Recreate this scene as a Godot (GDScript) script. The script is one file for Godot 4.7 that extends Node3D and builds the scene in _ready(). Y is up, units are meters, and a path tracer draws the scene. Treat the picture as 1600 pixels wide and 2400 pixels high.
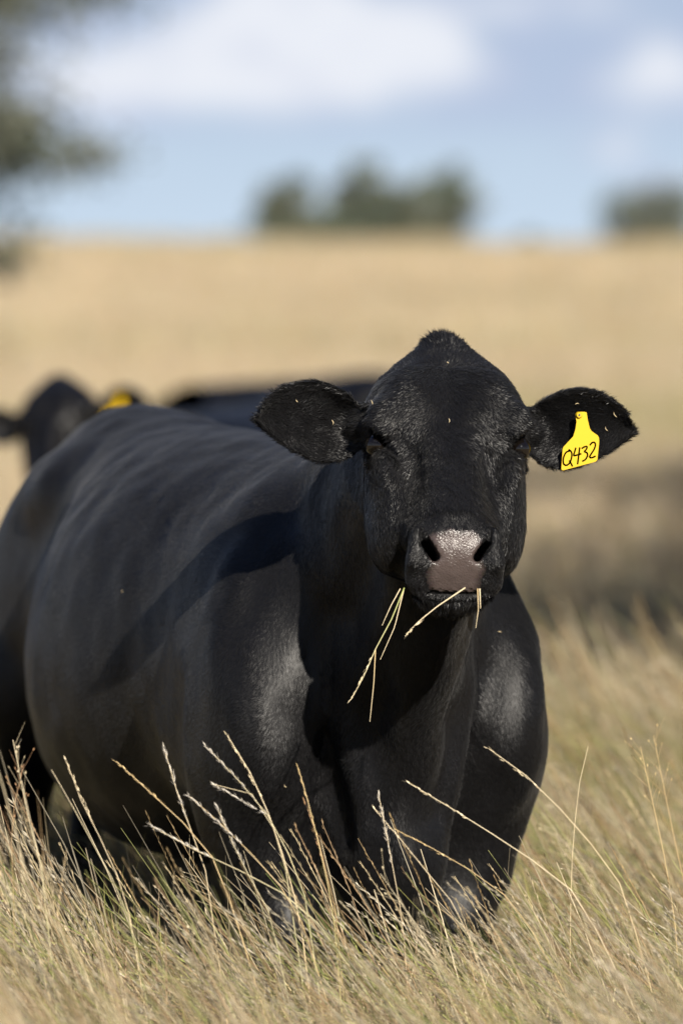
extends Node3D
# A black cow with a yellow ear tag standing in tall dry grass, seen through a long lens.
# World: y up, metres. The cow's head stands at z = 0; the camera looks along -z from z = EYE_Z.

const EYE_Y := 1.21          # height of the lens
const EYE_Z := 9.2           # distance of the lens from the head
const PX := 13340.0          # pixels of the 1600 x 2400 photograph per radian
const HORIZON := 990.0       # photograph row at eye level

var tracker := {}
var second_ear := Vector3.ZERO
var ear_half := 0.0055
var front := []               # the shapes of the cow in front

# ------------------------------------------------------------------ implicit shapes (smoothly joined) for the animals

class Prim:
	var k := 0.02
	var cut := false
	func d(_p: Vector3) -> float:
		return 1.0

class Cone extends Prim:
	var a: Vector3
	var ba: Vector3
	var inv: float
	var ra: float
	var rb: float
	func d(p: Vector3) -> float:
		var pa := p - a
		var h := clampf(pa.dot(ba) * inv, 0.0, 1.0)
		return (pa - ba * h).length() - ra - (rb - ra) * h

class Ell extends Prim:
	var t: Transform3D
	var r: Vector3
	func d(p: Vector3) -> float:
		var q := (t * p) / r
		var k0 := q.length()
		var k1 := (q / r).length()
		return k0 * (k0 - 1.0) / maxf(k1, 0.0001)

class Loft extends Prim:
	# a body along its own z axis; width, top and bottom come from tables
	var t: Transform3D
	var z0: float
	var z1: float
	var n: int
	var w: PackedFloat32Array
	var yt: PackedFloat32Array
	var yb: PackedFloat32Array
	var mid := 0.45
	var up := 2.0
	var dn := 2.2
	func d(p: Vector3) -> float:
		var q := t * p
		var zc := clampf(q.z, z0, z1)
		var f := (zc - z0) / (z1 - z0) * (n - 1)
		var i := mini(int(f), n - 2)
		f -= i
		var ww := lerpf(w[i], w[i + 1], f)
		var a := lerpf(yb[i], yb[i + 1], f)
		var b := lerpf(yt[i], yt[i + 1], f)
		var m := a + (b - a) * mid
		var dy := q.y - m
		var e := up if dy > 0.0 else dn
		var h := b - m if dy > 0.0 else m - a
		var r := pow(pow(absf(q.x) / ww, e) + pow(absf(dy) / h, e), 1.0 / e)
		var rho := sqrt(q.x * q.x + dy * dy)
		var dd := rho * (1.0 - 1.0 / r) if r > 0.05 else -minf(ww, h)
		var dz := absf(q.z - zc)
		if dz > 0.0:
			return sqrt(maxf(dd, 0.0) * maxf(dd, 0.0) + dz * dz) if dd > 0.0 else dz
		return dd

class EarShell extends Prim:
	# a cupped leaf: x runs from the base to the tip, y across, z out of the hollow side
	var t: Transform3D
	var len := 0.19
	var n: int
	var hi: PackedFloat32Array
	var lo: PackedFloat32Array
	var cup := 0.03
	var th := 0.0055
	func d(p: Vector3) -> float:
		var q := t * p
		var f := clampf(q.x / len, 0.0, 1.0) * (n - 1)
		var i := mini(int(f), n - 2)
		f -= i
		var a := lerpf(lo[i], lo[i + 1], f)
		var b := lerpf(hi[i], hi[i + 1], f)
		var c := (a + b) * 0.5
		var h := maxf((b - a) * 0.5, 0.004)
		var v := (q.y - c) / h
		var vv := minf(v * v, 1.6)
		var s := clampf(q.x / len, 0.0, 1.2)
		var z0 := cup * (1.0 - 0.75 * s) * (vv - 1.0) + 0.018 * s * s
		var dz := (absf(q.z - z0) - th) * 0.8
		var dout := (absf(v) - 1.0) * h
		if q.x < 0.0:
			dout = maxf(dout, -q.x)
		elif q.x > len:
			dout = maxf(dout, q.x - len)
		if dz > 0.0 and dout > 0.0:
			return sqrt(dz * dz + dout * dout) - 0.002
		return maxf(dz, dout) - 0.002

func spline(st: Array, col: int, n: int, z0: float, z1: float) -> PackedFloat32Array:
	# monotone-free Catmull-Rom through stations [z, ...]; sampled evenly
	var out := PackedFloat32Array()
	for i in n:
		var z := lerpf(z0, z1, float(i) / (n - 1))
		var j := 0
		while j < st.size() - 2 and z > st[j + 1][0]:
			j += 1
		var p1: float = st[j][col]
		var p2: float = st[j + 1][col]
		var za: float = st[j][0]
		var zb: float = st[j + 1][0]
		var m1: float = (p2 - p1) / (zb - za)
		var m2 := m1
		if j > 0:
			m1 = (p2 - st[j - 1][col]) / (zb - st[j - 1][0])
		if j < st.size() - 2:
			m2 = (st[j + 2][col] - p1) / (st[j + 2][0] - za)
		var h := zb - za
		var u := clampf((z - za) / h, 0.0, 1.0)
		var u2 := u * u
		var u3 := u2 * u
		out.append((2 * u3 - 3 * u2 + 1) * p1 + (u3 - 2 * u2 + u) * h * m1 + (-2 * u3 + 3 * u2) * p2 + (u3 - u2) * h * m2)
	return out

func cone(list: Array, a: Vector3, b: Vector3, ra: float, rb: float, k := 0.03, cut := false) -> void:
	var c := Cone.new()
	c.a = a
	c.ba = b - a
	c.inv = 1.0 / maxf(c.ba.length_squared(), 1e-6)
	c.ra = ra
	c.rb = rb
	c.k = k
	c.cut = cut
	list.append(c)

func ell(list: Array, t: Transform3D, r: Vector3, k := 0.03, cut := false) -> void:
	var e := Ell.new()
	e.t = t.affine_inverse()
	e.r = r
	e.k = k
	e.cut = cut
	list.append(e)

func at3(x: float, y: float, z: float, rx := 0.0, ry := 0.0, rz := 0.0) -> Transform3D:
	return Transform3D(Basis.from_euler(Vector3(deg_to_rad(rx), deg_to_rad(ry), deg_to_rad(rz))), Vector3(x, y, z))

func loft(list: Array, t: Transform3D, st: Array, n: int, up: float, dn: float, mid: float, k := 0.03) -> void:
	# stations: [z, top, bottom, half width]
	var l := Loft.new()
	l.t = t.affine_inverse()
	l.z0 = st[0][0]
	l.z1 = st[st.size() - 1][0]
	l.n = n
	l.yt = spline(st, 1, n, l.z0, l.z1)
	l.yb = spline(st, 2, n, l.z0, l.z1)
	l.w = spline(st, 3, n, l.z0, l.z1)
	l.up = up
	l.dn = dn
	l.mid = mid
	l.k = k
	list.append(l)

func field(list: Array, p: Vector3) -> float:
	var v := 10.0
	for q: Prim in list:
		var e := q.d(p)
		if q.cut:
			e = -e
			var h := maxf(q.k - absf(v - e), 0.0) / q.k
			v = maxf(v, e) + h * h * q.k * 0.25
		else:
			var h := maxf(q.k - absf(v - e), 0.0) / q.k
			v = minf(v, e) - h * h * q.k * 0.25
	return v

func net(list: Array, lo: Vector3, hi: Vector3, cell: float, verts: PackedVector3Array, norms: PackedVector3Array, tris: PackedInt32Array, plane: Plane) -> Array:
	# surface nets on a grid, only near the surface and above the given plane; appends to the arrays
	var B := 4
	var size := ((hi - lo) / (cell * B)).ceil()
	var bx := int(size.x)
	var by := int(size.y)
	var bz := int(size.z)
	var nx := bx * B + 1
	var ny := by * B + 1
	var nz := bz * B + 1
	var val := PackedFloat32Array()
	val.resize(nx * ny * nz)
	val.fill(99.0)
	var cid := PackedInt32Array()
	cid.resize(nx * ny * nz)
	cid.fill(-1)
	var reach := cell * B * 0.866
	var blocks := []
	for k in bz:
		for j in by:
			for i in bx:
				var c := lo + Vector3(i + 0.5, j + 0.5, k + 0.5) * cell * B
				if plane.distance_to(c) < -reach:
					continue
				var v := field(list, c)
				if absf(v) > reach * 1.6 + 0.012:
					continue
				var near := []
				for q: Prim in list:
					var e := q.d(c)
					if e < maxf(v, 0.0) + reach * 2.2 + q.k:
						near.append(q)
				for kk in B + 1:
					for jj in B + 1:
						var at := ((k * B + kk) * ny + j * B + jj) * nx + i * B
						for ii in B + 1:
							if val[at + ii] > 98.0:
								val[at + ii] = field(near, lo + Vector3(i * B + ii, j * B + jj, k * B + kk) * cell)
				blocks.append(Vector3i(i, j, k))
	var sx := 1
	var sy := nx
	var sz := nx * ny
	var first := verts.size()
	for b: Vector3i in blocks:
		for kk in B:
			for jj in B:
				for ii in B:
					var at := ((b.z * B + kk) * ny + b.y * B + jj) * nx + b.x * B + ii
					var v0 := val[at]
					var v1 := val[at + 1]
					var v2 := val[at + sy]
					var v3 := val[at + sy + 1]
					var v4 := val[at + sz]
					var v5 := val[at + sz + 1]
					var v6 := val[at + sz + sy]
					var v7 := val[at + sz + sy + 1]
					var neg := int(v0 < 0) + int(v1 < 0) + int(v2 < 0) + int(v3 < 0) + int(v4 < 0) + int(v5 < 0) + int(v6 < 0) + int(v7 < 0)
					if neg == 0 or neg == 8:
						continue
					var s := Vector3.ZERO
					var m := 0
					if (v0 < 0) != (v1 < 0):
						s += Vector3(v0 / (v0 - v1), 0, 0); m += 1
					if (v2 < 0) != (v3 < 0):
						s += Vector3(v2 / (v2 - v3), 1, 0); m += 1
					if (v4 < 0) != (v5 < 0):
						s += Vector3(v4 / (v4 - v5), 0, 1); m += 1
					if (v6 < 0) != (v7 < 0):
						s += Vector3(v6 / (v6 - v7), 1, 1); m += 1
					if (v0 < 0) != (v2 < 0):
						s += Vector3(0, v0 / (v0 - v2), 0); m += 1
					if (v1 < 0) != (v3 < 0):
						s += Vector3(1, v1 / (v1 - v3), 0); m += 1
					if (v4 < 0) != (v6 < 0):
						s += Vector3(0, v4 / (v4 - v6), 1); m += 1
					if (v5 < 0) != (v7 < 0):
						s += Vector3(1, v5 / (v5 - v7), 1); m += 1
					if (v0 < 0) != (v4 < 0):
						s += Vector3(0, 0, v0 / (v0 - v4)); m += 1
					if (v1 < 0) != (v5 < 0):
						s += Vector3(1, 0, v1 / (v1 - v5)); m += 1
					if (v2 < 0) != (v6 < 0):
						s += Vector3(0, 1, v2 / (v2 - v6)); m += 1
					if (v3 < 0) != (v7 < 0):
						s += Vector3(1, 1, v3 / (v3 - v7)); m += 1
					s /= m
					cid[at] = verts.size()
					verts.append(lo + (Vector3(b.x * B + ii, b.y * B + jj, b.z * B + kk) + s) * cell)
					norms.append(Vector3(v1 + v3 + v5 + v7 - v0 - v2 - v4 - v6, v2 + v3 + v6 + v7 - v0 - v1 - v4 - v5, v4 + v5 + v6 + v7 - v0 - v1 - v2 - v3).normalized())
	for b: Vector3i in blocks:
		for kk in B:
			for jj in B:
				for ii in B:
					var at := ((b.z * B + kk) * ny + b.y * B + jj) * nx + b.x * B + ii
					var c0 := cid[at]
					if c0 < 0:
						continue
					var ins := val[at] < 0.0
					for ax in 3:
						var s1 := sx if ax == 0 else sy if ax == 1 else sz
						if (val[at + s1] < 0.0) == ins:
							continue
						var s2 := sy if ax == 0 else sz if ax == 1 else sx
						var s3 := sz if ax == 0 else sx if ax == 1 else sy
						if at - s2 - s3 < 0:
							continue
						var c1 := cid[at - s2]
						var c2 := cid[at - s2 - s3]
						var c3 := cid[at - s3]
						if c1 < 0 or c2 < 0 or c3 < 0:
							continue
						if plane.distance_to(verts[c0]) < 0.0:
							continue
						if ins:
							tris.append_array([c0, c2, c1, c0, c3, c2])
						else:
							tris.append_array([c0, c1, c2, c0, c2, c3])
	# two passes of slight relaxing keep curved parts free of grid steps
	return [first, verts.size()]

# ------------------------------------------------------------------ the cow

# head axes: x to the viewer's right when it faces the viewer, y out of the face, z from the poll down to the muzzle
func cow_shape(head: Transform3D, standing := true) -> Array:
	var L := []
	# trunk
	var trunk := [
		[-1.62, 1.08, 0.78, 0.10], [-1.53, 1.18, 0.70, 0.15], [-1.38, 1.235, 0.62, 0.20], [-1.2, 1.243, 0.54, 0.24], [-1.03, 1.222, 0.46, 0.285], [-0.86, 1.205, 0.42, 0.345], [-0.68, 1.195, 0.415, 0.375],
		[-0.5, 1.188, 0.43, 0.365], [-0.3, 1.175, 0.47, 0.31], [-0.12, 1.155, 0.50, 0.265], [0.02, 1.09, 0.53, 0.235], [0.13, 0.98, 0.55, 0.175], [0.21, 0.86, 0.60, 0.09]]
	loft(L, Transform3D(), trunk, 96, 2.05, 2.25, 0.44, 0.04)
	for s in [-1.0, 1.0]:
		ell(L, at3(s * 0.165, 1.085, -1.2, 0, 0, s * -24), Vector3(0.075, 0.06, 0.11), 0.08)       # hook of the hip
		ell(L, at3(s * 0.35, 1.03, -1.02, 0, 0, s * -20), Vector3(0.09, 0.10, 0.13), 0.09, true)   # hollow of the flank
		ell(L, at3(s * 0.165, 0.82, -1.40, 12, 0, s * 4), Vector3(0.115, 0.28, 0.19), 0.10)      # thigh
		cone(L, Vector3(s * 0.19, 0.70, -1.36), Vector3(s * 0.175, 0.46, -1.54), 0.105, 0.058, 0.06)
		cone(L, Vector3(s * 0.175, 0.46, -1.54), Vector3(s * 0.175, 0.14, -1.47), 0.055, 0.038, 0.03)
		cone(L, Vector3(s * 0.175, 0.11, -1.45), Vector3(s * 0.175, 0.03, -1.41), 0.042, 0.055, 0.02)
		ell(L, at3(s * 0.188, 0.82, -0.05, 14, 0, s * 8), Vector3(0.085, 0.27, 0.17), 0.12)     # shoulder blade
		ell(L, at3(s * 0.195, 0.76, 0.075, -20, 0, s * 8), Vector3(0.088, 0.19, 0.115), 0.09)    # point of the shoulder
		ell(L, at3(s * 0.192, 0.62, 0.03, 4, 0, s * 3), Vector3(0.092, 0.23, 0.105), 0.09)           # forearm
		cone(L, Vector3(s * 0.178, 0.58, 0.03), Vector3(s * 0.155, 0.37, 0.045), 0.082, 0.055, 0.04)
		ell(L, at3(s * 0.155, 0.36, 0.05), Vector3(0.054, 0.065, 0.056), 0.03)                   # knee
		cone(L, Vector3(s * 0.155, 0.36, 0.04), Vector3(s * 0.155, 0.13, 0.03), 0.046, 0.037, 0.03)
		cone(L, Vector3(s * 0.155, 0.10, 0.05), Vector3(s * 0.155, 0.03, 0.08), 0.042, 0.055, 0.02)
	ell(L, at3(0, 0.56, 0.14, -10), Vector3(0.105, 0.21, 0.13), 0.05)                            # brisket
	for s in [-1.0, 1.0]:
		ell(L, at3(s * 0.055, 0.66, 0.185, -8, 0, s * -6), Vector3(0.05, 0.15, 0.06), 0.03)      # breast muscle
		cone(L, Vector3(s * 0.125, 0.86, 0.17), Vector3(s * 0.105, 0.52, 0.185), 0.02, 0.016, 0.035, true)
		cone(L, Vector3(s * 0.045, 0.90, 0.30), Vector3(s * 0.06, 0.56, 0.27), 0.010, 0.012, 0.03, true)
	# tail
	cone(L, Vector3(0, 1.17, -1.53), Vector3(0, 1.02, -1.66), 0.045, 0.03, 0.04)
	cone(L, Vector3(0, 1.02, -1.66), Vector3(0, 0.55, -1.66), 0.028, 0.018, 0.01)
	cone(L, Vector3(0, 0.55, -1.66), Vector3(0, 0.32, -1.65), 0.018, 0.04, 0.01)
	# neck
	var nape := head * Vector3(0, -0.135, 0.075)
	var mid := head * Vector3(0, -0.19, 0.14)
	var throat := head * Vector3(0, -0.19, 0.27)
	cone(L, Vector3(0, 0.99, -0.10), nape, 0.17, 0.088, 0.06)
	cone(L, Vector3(0, 0.86, 0.0), mid, 0.19, 0.098, 0.08)
	cone(L, Vector3(0, 0.72, 0.12), throat, 0.115, 0.072, 0.06)
	cone(L, Vector3(0, 0.60, 0.22), throat + Vector3(0, -0.03, 0.01), 0.05, 0.045, 0.03)         # dewlap
	for f in 2:      # folds of loose skin under the throat
		var y := -0.205 - 0.018 * f
		cone(L, head * Vector3(-0.08, y + 0.035, 0.325 - 0.02 * f), head * Vector3(0.0, y - 0.062, 0.375 + 0.01 * f), 0.006, 0.006, 0.016, true)
		cone(L, head * Vector3(0.0, y - 0.062, 0.375 + 0.01 * f), head * Vector3(0.08, y + 0.035, 0.325 - 0.02 * f), 0.006, 0.006, 0.016, true)
	head_shape(L, head)
	return L

func on_face(L: Array, h: Transform3D, x: float, z: float, above: float) -> Vector3:
	# the point of the face at (x, z) of the head's axes, lifted a little
	var y := 0.06
	while y > -0.16 and field(L, h * Vector3(x, y, z)) > 0.0:
		y -= 0.001
	return h * Vector3(x, y + above, z)

func head_shape(L: Array, h: Transform3D) -> void:
	# skull and face; loft axes as the head's
	var face := [
		[-0.044, -0.058, -0.085, 0.008], [-0.033, -0.042, -0.12, 0.022], [-0.017, -0.026, -0.145, 0.043], [0.019, -0.010, -0.175, 0.084], [0.056, 0.001, -0.19, 0.117], [0.09, 0.006, -0.19, 0.126], [0.13, 0.008, -0.19, 0.124],
		[0.17, 0.007, -0.185, 0.116], [0.21, 0.003, -0.175, 0.103], [0.26, -0.002, -0.16, 0.088], [0.31, -0.004, -0.14, 0.076], [0.355, -0.001, -0.125, 0.070], [0.386, -0.001, -0.115, 0.072], [0.411, -0.010, -0.11, 0.076],
		[0.433, -0.028, -0.105, 0.078], [0.449, -0.051, -0.10, 0.073], [0.459, -0.074, -0.092, 0.058]]
	loft(L, h, face, 80, 2.35, 2.3, 0.55, 0.02)
	for s in [-1.0, 1.0]:
		ell(L, h * at3(s * 0.085, -0.142, 0.225, 0, s * 4, 0), Vector3(0.042, 0.085, 0.128), 0.05)    # cheek and jaw muscle
		ell(L, h * at3(s * 0.099, -0.024, 0.146, 0, 0, s * 12), Vector3(0.030, 0.027, 0.034), 0.022)   # brow
		cone(L, h * Vector3(s * 0.068, -0.185, 0.272), h * Vector3(s * 0.018, -0.128, 0.406), 0.037, 0.025, 0.03) # lower jaw
		cone(L, h * Vector3(s * 0.102, -0.062, 0.205), h * Vector3(s * 0.074, -0.036, 0.290), 0.012, 0.010, 0.025)  # ridge below the eye
		ell(L, h * at3(s * 0.078, -0.016, 0.285, 0, s * 14, 0), Vector3(0.024, 0.030, 0.075), 0.035, true)   # hollow beside the bridge of the nose
		ell(L, h * at3(s * 0.050, -0.022, 0.112), Vector3(0.044, 0.035, 0.055), 0.03)                       # swell of the forehead
		# wing of the nostril
		cone(L, h * Vector3(s * 0.062, -0.010, 0.385), h * Vector3(s * 0.064, -0.036, 0.427), 0.007, 0.010, 0.02)
	loft(L, h, [[0.17, -0.006, -0.05, 0.030], [0.22, 0.006, -0.05, 0.036], [0.30, 0.006, -0.05, 0.036], [0.36, 0.003, -0.05, 0.038], [0.385, -0.006, -0.05, 0.032]], 24, 3.0, 2.2, 0.5, 0.02)   # bony bridge of the nose
	var cuts := []
	for s in [-1.0, 1.0]:
		# eye opening: a slanting slit under the brow that narrows to the inner corner
		var e0 := on_face(L, h, s * 0.124, 0.170, 0.000)
		var e1 := on_face(L, h, s * 0.108, 0.187, 0.001)
		var e2 := on_face(L, h, s * 0.092, 0.206, 0.000)
		var e3 := on_face(L, h, s * 0.077, 0.224, 0.000)
		cone(cuts, e0, e1, 0.0135, 0.0115, 0.005, true)
		cone(cuts, e1, e2, 0.0090, 0.0060, 0.006, true)
		cone(cuts, e2, e3, 0.0060, 0.0025, 0.006, true)
		# nostril, a comma that is widest low on the inside
		var n0 := on_face(L, h, s * 0.055, 0.384, -0.001)
		var n1 := on_face(L, h, s * 0.050, 0.402, -0.003)
		var n2 := on_face(L, h, s * 0.033, 0.425, -0.003)
		var deep := h * Vector3(s * 0.040, -0.09, 0.375)
		var nk := 0.95 if s < 0 else 0.80
		cone(cuts, n0, n1, 0.0028, 0.0080 * nk, 0.003, true)
		cone(cuts, n1, n2, 0.0082 * nk, 0.0086 * nk, 0.003, true)
		for q in 4:
			cone(cuts, n1.lerp(n2, q / 3.0), deep, 0.0072 * nk, 0.012, 0.003, true)
		# lids: the upper one heavy, the lower one thin
		cone(cuts, on_face(L, h, s * 0.126, 0.157, -0.003), on_face(L, h, s * 0.098, 0.179, -0.002), 0.0080, 0.0070, 0.006)
		cone(cuts, on_face(L, h, s * 0.124, 0.192, -0.002), on_face(L, h, s * 0.104, 0.207, -0.002), 0.0055, 0.0045, 0.005)
	L.append_array(cuts)
	# chin, and the line of the mouth above it
	ell(L, h * at3(0, -0.110, 0.430), Vector3(0.056, 0.034, 0.031), 0.02)
	var m := [Vector3(-0.090, -0.130, 0.385), Vector3(-0.074, -0.086, 0.434), Vector3(-0.034, -0.077, 0.459), Vector3(0.034, -0.077, 0.459), Vector3(0.074, -0.086, 0.434), Vector3(0.090, -0.130, 0.385)]
	for i in 5:
		cone(L, h * m[i], h * m[i + 1], 0.0042, 0.0042, 0.006, true)
	# ears
	for s in [-1.0, 1.0]:
		var e := EarShell.new()
		var out := Vector3(s, -0.03, 0.0) if s < 0 else Vector3(s, -0.05, 0.012)
		var along := (h.basis * out).normalized()
		var hollow := (h.basis * Vector3(s * 0.10, 0.74, 0.60)).normalized()
		hollow = (hollow - along * hollow.dot(along)).normalized()
		var across := hollow.cross(along)
		if (h.basis.inverse() * across).z > 0:
			across = -across
		var from := h * Vector3(s * 0.114, -0.078, 0.112)
		var t := Transform3D(Basis(along, across, hollow), from)
		e.t = t.affine_inverse()
		e.len = 0.19
		e.n = 40
		var st := [[0.0, 0.022, -0.030], [0.02, 0.026, -0.040], [0.05, 0.046, -0.060], [0.085, 0.061, -0.064], [0.12, 0.062, -0.052], [0.15, 0.052, -0.035], [0.172, 0.034, -0.017], [0.184, 0.017, -0.006], [0.19, 0.004, 0.0]]
		e.hi = spline(st, 1, 40, 0.0, 0.19)
		e.lo = spline(st, 2, 40, 0.0, 0.19)
		e.cup = 0.044
		e.k = 0.014
		e.th = ear_half
		L.append(e)
		cone(L, h * Vector3(s * 0.092, -0.085, 0.108), h * Vector3(s * 0.132, -0.094, 0.106), 0.034, 0.028, 0.02)
		cone(L, h * Vector3(s * 0.147, -0.060, 0.102), h * Vector3(s * 0.167, -0.080, 0.100), 0.013, 0.016, 0.012, true)

func mesh_of(verts: PackedVector3Array, norms: PackedVector3Array, tris: PackedInt32Array, cols = null) -> Array:
	var a := []
	a.resize(Mesh.ARRAY_MAX)
	a[Mesh.ARRAY_VERTEX] = verts
	a[Mesh.ARRAY_NORMAL] = norms
	a[Mesh.ARRAY_INDEX] = tris
	if cols != null:
		a[Mesh.ARRAY_COLOR] = cols
	return a

func nose_share(q: Vector3) -> float:
	# 1 on the bare nose leather, 0 on hair; q in head axes
	var half := 0.047
	var edge := 0.386 + 0.014 * pow(absf(q.x) / 0.05, 4.0) + 0.002 * sin(q.x * 190.0)
	half += 0.003 * sin(q.z * 260.0 + signf(q.x))
	var s := minf((half - absf(q.x)) / 0.016, (q.z - edge) / 0.014)
	s = minf(s, (q.y + 0.078 - 0.016 * pow(absf(q.x) / 0.05, 4.0)) / 0.010)
	return clampf(s, 0.0, 1.0)

func make_cow(called: String, place: Transform3D, head_world: Transform3D, fine: float, rough: float, coat: Material, leather: Material) -> Dictionary:
	var node := Node3D.new()
	node.name = called
	node.transform = place
	add_child(node)
	var head := place.affine_inverse() * head_world
	ear_half = maxf(0.0055, fine * 0.9)
	var L := cow_shape(head)
	var plainL := L.filter(func(q): return not q.cut)
	var eyes := [on_face(plainL, head, -0.115, 0.179, -0.0100), on_face(plainL, head, 0.115, 0.179, -0.0100)]
	var verts := PackedVector3Array()
	var norms := PackedVector3Array()
	var tris := PackedInt32Array()
	# the head on a fine grid, the rest on a coarser one, split by a plane across the neck behind the jaw
	var pn := (head.basis * Vector3(0, 0.80, -0.10)).normalized()
	var po := head * Vector3(0, -0.235, 0.16)
	var plane := Plane(pn, pn.dot(po))
	var box := AABB(head * Vector3(0, 0, 0), Vector3.ZERO)
	for c in [Vector3(-0.33, 0.06, -0.09), Vector3(0.33, 0.06, -0.09), Vector3(-0.33, 0.06, 0.5), Vector3(0.33, 0.06, 0.5), Vector3(-0.33, -0.26, -0.09), Vector3(0.33, -0.26, -0.09), Vector3(-0.2, -0.26, 0.5), Vector3(0.2, -0.26, 0.5)]:
		box = box.expand(head * c)
	net(L, box.position, box.end, fine, verts, norms, tris, plane)
	var split := verts.size()
	var split_t := tris.size()
	var top := maxf(1.4, box.end.y)
	net(L, Vector3(-0.62, -0.05, -1.8), Vector3(0.62, top, maxf(0.6, box.end.z)), rough, verts, norms, tris, Plane(-pn, -pn.dot(po) - rough * 1.3))
	# muscle, rib and skin relief
	var relief := FastNoiseLite.new()
	relief.seed = 17
	relief.frequency = 1.0
	relief.fractal_octaves = 2
	for i in verts.size():
		var p := verts[i]
		var dist := absf(plane.distance_to(p))
		var f := 26.0 if i < split else 7.5
		var amp := (0.0013 if i < split else 0.0060 + 0.006 * smoothstep(-0.1, 0.15, p.z)) * smoothstep(0.0, 0.06, dist)
		var sq := Vector3(f, f, f) if i < split else Vector3(f, f * 0.55, f * 0.8)
		var g := p * sq
		var n0 := relief.get_noise_3dv(g)
		var e := 0.01 if i >= split else 0.004
		var grd := Vector3(relief.get_noise_3dv((p + Vector3(e, 0, 0)) * sq) - n0, relief.get_noise_3dv((p + Vector3(0, e, 0)) * sq) - n0, relief.get_noise_3dv((p + Vector3(0, 0, e)) * sq) - n0) * (amp / e)
		var nn := norms[i]
		verts[i] = p + nn * amp * n0
		norms[i] = (nn - (grd - nn * grd.dot(nn))).normalized()
	# hair and bare leather are two surfaces of one body
	var inv := head.affine_inverse()
	var cols := PackedColorArray()
	var bare := PackedByteArray()
	for i in verts.size():
		var b := 0.0
		if i < split:
			b = nose_share(inv * verts[i])
		bare.append(1 if b > 0.02 else 0)
		var c := Color(1, 1, 1).lerp(Color(1, 1, 1), b)
		cols.append(c)
	var t1 := PackedInt32Array()
	var t2 := PackedInt32Array()
	var c2 := PackedColorArray()
	for i in verts.size():
		var b := nose_share(inv * verts[i]) if i < split else 0.0
		c2.append(Color(0.009, 0.0085, 0.009).lerp(Color(0.068, 0.052, 0.048), b))
	for i in range(0, tris.size(), 3):
		if bare[tris[i]] + bare[tris[i + 1]] + bare[tris[i + 2]] == 3:
			t2.append_array([tris[i], tris[i + 1], tris[i + 2]])
		else:
			t1.append_array([tris[i], tris[i + 1], tris[i + 2]])
	var m := ArrayMesh.new()
	m.add_surface_from_arrays(Mesh.PRIMITIVE_TRIANGLES, mesh_of(verts, norms, t1))
	m.surface_set_material(0, coat)
	if t2.size():
		m.add_surface_from_arrays(Mesh.PRIMITIVE_TRIANGLES, mesh_of(verts, norms, t2, c2))
		m.surface_set_material(1, leather)
	var body := MeshInstance3D.new()
	body.name = "body"
	body.mesh = m
	node.add_child(body, true)
	return {"node": node, "head": head, "verts": verts, "norms": norms, "tris": t1, "split": split, "split_t": split_t, "list": L, "eyes": eyes}

func add_eyes(cow: Dictionary, mat: Material) -> void:
	for s in [-1.0, 1.0]:
		var e := MeshInstance3D.new()
		e.name = "eye"
		var sp := SphereMesh.new()
		sp.radius = 0.019
		sp.height = 0.038
		e.mesh = sp
		e.material_override = mat
		e.position = cow.eyes[0 if s < 0 else 1]
		cow.node.add_child(e, true)

# ------------------------------------------------------------------ hair

func hair_mesh(blades: int, seed_: int, width: float, spread: float, flat := 1.0) -> ArrayMesh:
	# a lock of hair: grows along -z... here along +x, lifted along +y; one unit long
	var r := RandomNumberGenerator.new()
	r.seed = seed_
	var v := PackedVector3Array()
	var n := PackedVector3Array()
	var t := PackedInt32Array()
	for b in blades:
		var o := Vector3(r.randf_range(-0.5, 0.3), -0.04, r.randf_range(-spread, spread))
		var yaw := r.randf_range(-0.25, 0.25)
		var dir := Vector3(cos(yaw), 0, sin(yaw))
		var side := Vector3(-sin(yaw), 0, cos(yaw)) * width
		var lift := r.randf_range(0.10, 0.42) * flat
		var len := r.randf_range(0.7, 1.1)
		var p1 := o + dir * len * 0.5 + Vector3(0, lift * len * 0.65, 0)
		var p2 := o + dir * len + Vector3(0, lift * len * 0.8, 0)
		var i := v.size()
		v.append_array([o - side, o + side, p1 - side * 0.8, p1 + side * 0.8, p2])
		var sn := side.normalized()
		var turn := r.randf_range(-0.6, 0.6) * flat
		var up := Vector3(0, cos(turn), 0) + sn * sin(turn)
		n.append_array([(up - dir * lift * 1.6).normalized(), (up - dir * lift * 1.6).normalized(), (up - dir * lift).normalized(), (up - dir * lift).normalized(), (up + dir * 0.1).normalized()])
		t.append_array([i, i + 2, i + 1, i + 1, i + 2, i + 3, i + 2, i + 4, i + 3])
	var m := ArrayMesh.new()
	m.add_surface_from_arrays(Mesh.PRIMITIVE_TRIANGLES, mesh_of(v, n, t))
	return m

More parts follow.
